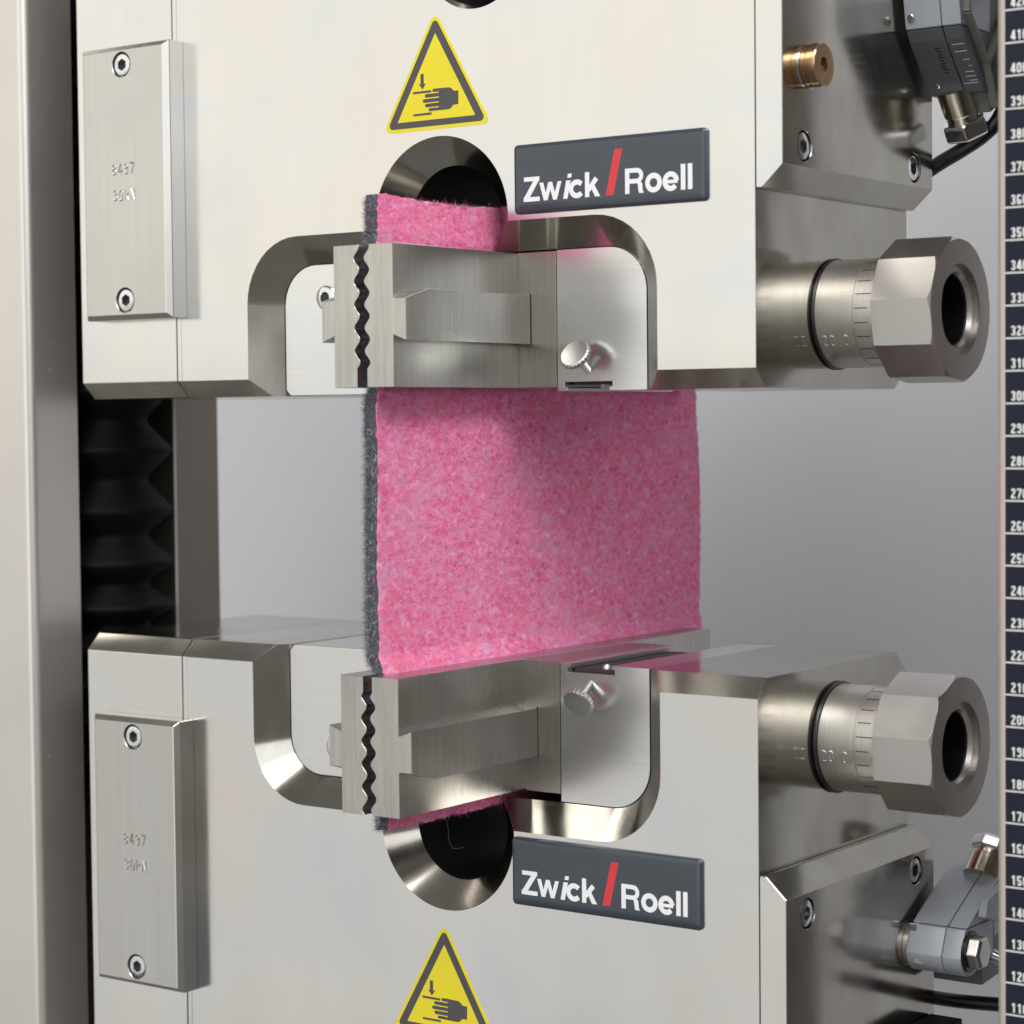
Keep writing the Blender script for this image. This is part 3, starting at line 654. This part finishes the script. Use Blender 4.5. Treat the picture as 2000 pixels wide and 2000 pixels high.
def g_purple(r_):
    z = r_.uniform(-52.5, 43.4) if r_.random() < 0.85 else r_.uniform(91.6, 107.4)
    cx, ht = felt_section(z); f = -1 + 0.7 * r_.random() ** 1.6
    return (cx + f * ht, -55.1 + r_.uniform(-0.3, 0.3), z), (r_.uniform(-1.0, 0.2), r_.uniform(-0.9, 0.2), r_.uniform(-1.0, 1.0)), r_.uniform(0.6, 1.7), r_.uniform(0.018, 0.04), r_.uniform(-0.6, 0.6)
fibres('purple_fuzz', 4200, FIBG, g_purple, 16)
def g_top(r_):
    up_ = r_.random() < 0.62
    z = 107.2 if up_ else -105.6; cx, ht = felt_section(z); y = r_.uniform(-55, 60)
    l = r_.uniform(0.4, 1.3) if r_.random() < 0.97 else r_.uniform(1.8, 3.6)
    return (cx + r_.uniform(-1, 1) * ht, y, z), (r_.uniform(-0.8, 0.8), r_.uniform(-0.8, 0.8), (1 if up_ else -1) * r_.uniform(0.2, 1)), l, r_.uniform(0.02, 0.045), r_.uniform(-0.7, 0.7)
fibres('frayed_end', 4600, FIB[:4] + FIBG[1:3], g_top, 7)
o = tube('loose_thread', spline([(-14.5, -22, -105.6), (-13.8, -22, -107), (-13.4, -21.4, -110.5), (-13.2, -21.5, -114), (-12.6, -20.0, -117), (-12.0, -17.6, -117.6), (-11.6, -15, -117.6)]), 0.032, FIBG[1]); reparent_keep(o, felt_root)

# ============================================================ LEFT COLUMN, BELLOWS, RIGHT COLUMN WITH RULER
XC = -245.0
lc = empty('column', 'brown grey aluminium column at the left edge with scuffed dark flank', 'machine column', (-300, 10, 0), 'machine columns')
def flange(nm, poly, mat, z0=-420, z1=420, **kw):
    o = prism(nm, poly, 'z', z0, z1, mat, None, **kw); reparent_keep(o, lc); return o
n_ = 8; rc = 4.2
fp = [(-345, -1.0)] + [(XC - rc + rc * math.cos(math.radians(-90 + 90 * i / n_)), -1.0 + rc + rc * math.sin(math.radians(-90 + 90 * i / n_))) for i in range(n_ + 1)] + [(XC, 26.0), (-345, 26.0)]
flange('front_flange', fp, M['anodised'], smooth=20)
flange('rear_flange', [(-345, 84), (XC - 0.9, 84), (XC - 0.9, 85.1), (XC, 85.1), (XC, 112), (-345, 112)], M['post'])
flange('edge_highlight_strip', [(XC - 0.85, 84.1), (XC - 0.45, 84.1), (XC + 0.05, 84.6), (XC + 0.05, 85.0), (XC - 0.85, 85.0)], M['edge_highlight'])  # strip added to carry the painted edge highlight
flange('side_web', [(-345, 26.1), (-338, 26.1), (-338, 83.9), (-345, 83.9)], M['inner'])
# scuffs on the flank
bm = bmesh.new(); r_ = random.Random(4)
for _ in range(34):
    y, z = r_.uniform(4, 25), r_.uniform(-190, 200); l = r_.uniform(0.3, 1.6); a_ = r_.uniform(-0.5, 1.2)
    ribbon(bm, [(y, z), (y + l * math.cos(a_), z + l * math.sin(a_))], r_.uniform(0.06, 0.22), lambda u_, v_, h_: (XC + h_, u_, v_), 0.001, 0.015)
o = finish('scuff_marks', bm, M['white']); reparent_keep(o, lc)

prof = []
tips = [150 - 0, 124.6, 98.6, 72.6, 46.7, 20.7, -5.3, -28.2, -47.3, -64, -80, -96, -112, -128]
zt = [176 + 26 * k for k in range(5, -1, -1)] + tips
for i, z in enumerate(zt):
    prof += [(z + 1.3, 25.6), (z, 26.6), (z - 1.6, 25.6)]
    if i < len(zt) - 1:
        mid = (z + zt[i + 1]) / 2; prof += [(mid + 2.0, 16.6), (mid, 15.6), (mid - 2.0, 16.6)]
prof = [(-z, r) for z, r in prof]
be = lathe('bellows', (-255.3, 55.3, 0), (0, 0, -1), prof, M['black'], None, 64, 80)
tag(be, 'black accordion bellows inside the left column channel', 'bellows')

rc_ = empty('ruler_column', 'column at the right edge carrying the navy millimetre ruler with white numbers', 'machine column', (200, 25, 0), 'machine columns')
n_ = 10; rr = 3.4; X0 = 176.6
fp = [(X0, 46)] + [(X0 + rr - rr * math.cos(math.radians(90 * i / n_)), 10.3 + rr - rr * math.sin(math.radians(90 * i / n_)) ) for i in range(n_ + 1)] + [(330, 10.3), (330, 46)]
o = prism('column_profile', fp, 'z', -420, 420, M['cream'], None, smooth=25); reparent_keep(o, rc_)
o = prism('rear_flange', [(X0, 84), (330, 84), (330, 150), (X0, 150)], 'z', -420, 420, M['post']); reparent_keep(o, rc_)
o = prism('side_web', [(322, 46.1), (330, 46.1), (330, 83.9), (322, 83.9)], 'z', -420, 420, M['inner']); reparent_keep(o, rc_)
o = box('ruler_tape', 180.15, 204, 10.0, 10.25, -420, 420, M['ruler']); reparent_keep(o, rc_)
bm = bmesh.new(); bm2 = bmesh.new()
F = lambda u_, v_, h_: (u_, 10.0 - h_, v_)
for v in range(80, 451, 10):
    z = 136.05 + (v - 400)
    ribbon(bm, [(180.2, z), (203.0, z)], 0.42, F, 0.001, 0.03)
    write(bm2, f'{v}' if v >= 100 else f' {v}', F, 182.05, z + 0.78, 3.0, 0.165, 0.64, 0.001, 0.03)
for nm, b_ in (('ruler_lines', bm), ('ruler_numbers', bm2)):
    o = finish(nm, b_, M['white']); reparent_keep(o, rc_)

# ============================================================ VALVE PLUGS WITH CABLES
def valve_plug(up):
    m = 1 if up else -1
    root = empty('valve_plug', ('grey plug housing with its slope darkened as shade at the top right of the upper grip' if up else
                                'pale grey rounded plug housing with hex bolt at the bottom right of the lower grip'), 'cable plug', (120, 100, 150 * m))
    def A(o, lab=None):
        reparent_keep(o, root)
        if lab: o['label'] = lab
        return o
    x0, xm, x1 = 110.6, 124.3, 131.6
    if up:
        for a, b, in ((x0, xm - 0.15), (xm + 0.15, x1)):
            A(prism('upper_housing', [(83.6, 215), (83.6, 178), (85.6, 167.6), (110, 167.6), (110, 215)], 'x', a, b, M['cast'], None, bevel=0.4), 'pale grey upper half of the plug')
            A(prism('lower_housing', [(85.8, 167.3), (88.6, 163.4), (102.2, 149.4), (104.4, 146.6), (119.0, 146.6), (121, 151), (117, 160), (110, 167.3)], 'x', a, b, M['cast_shade'], None, bevel=0.5), 'sloping half of the plug darkened as shade')
        # relief marks on the sloping face
        d = Vector((0, 13.6, -14.0)).normalized(); nrm = Vector((0, -14.0, -13.6)).normalized(); p0 = Vector((0, 88.6, 163.4))
        bm = bmesh.new()
        for i, (s_, l_) in enumerate(((2.5, 4.6), (5.6, 4.6), (9.2, 2.6), (12.0, 1.2), (14.4, 3.4), (16.4, 3.8), (18.2, 2.8), (19.3, 5.4))):
            ribbon(bm, [(130.6 - l_, s_), (130.6, s_)], 0.28, lambda u_, v_, h_: Vector((u_, 0, 0)) + p0 + d * v_ + nrm * h_, 0.0, 0.06)
        A(finish('scale_marks', bm, M['letter']))
        bm = bmesh.new()
        for i in range(9): ribbon(bm, [(119.2 + (i % 3) * 0.25, 3.2 + i * 1.3), (121.0 + (i % 2) * 0.4, 3.7 + i * 1.3)], 0.35, lambda u_, v_, h_: Vector((u_, 0, 0)) + p0 + d * v_ + nrm * h_, 0.0, 0.05)
        A(finish('raised_mark', bm, M['black']))
        A(lathe('housing_screw', (113.2, 84.8, 171.5), (0, -1, -0.15), [(-2, 1.3), (0.6, 1.3), (0.8, 1.0)], M['gland'], None, 20))
        A(lathe('housing_screw', (115.0, 102.0, 149.6), (0, -1, -1), [(-1, 1.0), (0.3, 1.0), (0.4, 0.8)], M['screw'], None, 20))
        # ribbed casting on the far side
        o = A(prism('ribbed_casting', [(86, 215), (86, 172), (100, 158), (112, 140), (124, 146), (128, 168), (128, 215)], 'x', 119.5, x1 - 0.6, M['cast_green'], None, bevel=0.4))
        rb = [((88, 215), (88, 172)), ((88, 172), (104, 156)), ((104, 156), (112, 142)), ((104, 156), (124, 178)), ((124, 178), (108, 205)), ((108, 205), (90, 183)), ((112, 142), (124, 152)), ((124, 152), (124, 215))]
        for p_, q_ in rb:
            p_, q_ = Vector(p_), Vector(q_); e = (q_ - p_).normalized(); nn = Vector((-e.y, e.x)) * 0.9
            A(prism('rib', [tuple(p_ + nn), tuple(q_ + nn), tuple(q_ - nn), tuple(p_ - nn)], 'x', x1 - 0.7, x1 + 2.4, M['cast_green'], None, bevel=0.2))
        A(lathe('casting_boss', (x1 - 1, 104, 188), (1, 0, 0), [(0, 9), (5, 8.4), (6, 7)], M['cast_green'], None, 40))
        gd = Vector((0.10, 0.55, -1.0)).normalized(); gp = Vector((119.6, 106, 149))
        A(lathe('cable_gland', gp, gd, [(0, 6.6), (9.5, 6.4), (10, 6.0), (15, 6.0)], M['gland'], None, 40))
        A(lathe('gland_nut', gp + gd * 12.0, gd, [(0, 7.6), (0.6, 8.6), (1.6, 8.7), (5.6, 8.7), (6.6, 7.8)], M['screw'], None, 6, smooth=None, bevel=0.5), 'bright hexagonal gland nut')
        A(tube('cable', spline([(103, 116, 120.5), (110, 116, 124.2), (118, 116, 128.0), (126, 117, 132.8), (131.5, 118, 138.6), (136, 119, 150), (138, 121, 170)]), 2.75, M['cable']))
    else:
        cy_, cz_, R_ = 92.6, -157.6, 8.6
        arcp = [(cy_ + R_ * math.cos(math.radians(a)), cz_ + R_ * math.sin(math.radians(a))) for a in range(185, 291, 7)]
        low = [(88.0, -149.0)] + arcp + [(112, -162), (112, -149.0)]
        upp = [(89.3, -148.7), (95.6, -145.4), (114.5, -136.2), (118.5, -134.6), (127.5, -133.8), (131, -137), (131, -148), (113, -157), (112, -148.7)]
        for a, b in ((x0, xm - 0.15), (xm + 0.15, x1)):
            A(prism('lower_housing', low, 'x', a, b, M['cast'], None, bevel=0.3, smooth=25), 'rounded lower half of the plug')
            A(prism('upper_housing', upp, 'x', a, b, M['cast'], None, bevel=0.4), 'sloping upper half of the plug')
        A(prism('side_cap', [(100, -140), (128, -133.5), (130, -142), (112, -150), (98, -146)], 'x', x1 + 0.1, x1 + 3.4, M['cast'], None, bevel=0.5))
        A(lathe('bolt_washer', (x1, cy_ - 1.2, cz_ + 0.6), (1, 0, 0), [(0, 7.3), (0.9, 7.3), (1.1, 7.0)], M['oring'], None, 40))
        o = A(lathe('hex_bolt', (x1 + 1.1, cy_ - 1.2, cz_ + 0.6), (1, 0, 0), [(0, 6.2), (3.9, 6.2), (4.9, 5.2)], M['nut'], None, 6, smooth=None, bevel=0.4), 'pale hexagonal bolt head')
        A(lathe('contact_flange', (108.6, cy_, cz_), (1, 0, 0), [(0, 7.6), (1.9, 7.6)], M['sleeve'], None, 40))
        A(box('housing_clip', x0 - 0.1, x0 + 3.0, 86.8, 90.0, -151.2, -148.6, M['screw'], None, bevel=0.3))
        bm = bmesh.new()
        FR = lambda u_, v_, h_: (u_, cy_ - (R_ + h_) * math.cos(v_ / R_), cz_ + (R_ + h_) * math.sin(v_ / R_))
        ribbon(bm, [(113.2, -4.6), (116.4, -4.6)], 0.4, FR, 0.0, 0.08); ribbon(bm, [(113.8, -3.5), (115.2, -3.5)], 0.4, FR, 0.0, 0.08)
        A(finish('small_print', bm, M['white']))
        gd = Vector((0.12, 0.75, 1.0)).normalized(); gp = Vector((124.2, 119, -136.5))
        A(lathe('cable_gland', gp, gd, [(0, 7.2), (7.6, 7.0), (8.2, 6.2), (11, 6.2)], M['gland'], None, 40))
        A(lathe('gland_nut', gp + gd * 9.6, gd, [(0, 7.2), (0.5, 8.2), (4.6, 8.2), (5.4, 7.4)], M['screw'], None, 8, smooth=None, bevel=0.5), 'bright gland nut')
        A(prism('ribbed_casting', [(100, -149), (126, -140), (130, -170), (104, -172)], 'x', 112, x1 - 0.8, M['cast_shade'], None, bevel=0.4))
        A(lathe('threaded_stud', (x1 + 1, 108.5, -161.5), (1, 0.3, -0.4), [(k * 0.6 + e, 2.2 + (0.35 if e else 0)) for k in range(14) for e in (0, 0.3)], M['screw'], None, 20))
        A(tube('cable', spline([(98, 117, -182.6), (108, 117, -182.8), (118, 117, -182.6), (132, 118, -181.9), (150, 119, -181)]), 2.6, M['cable']))
    return root
valve_plug(True); valve_plug(False)
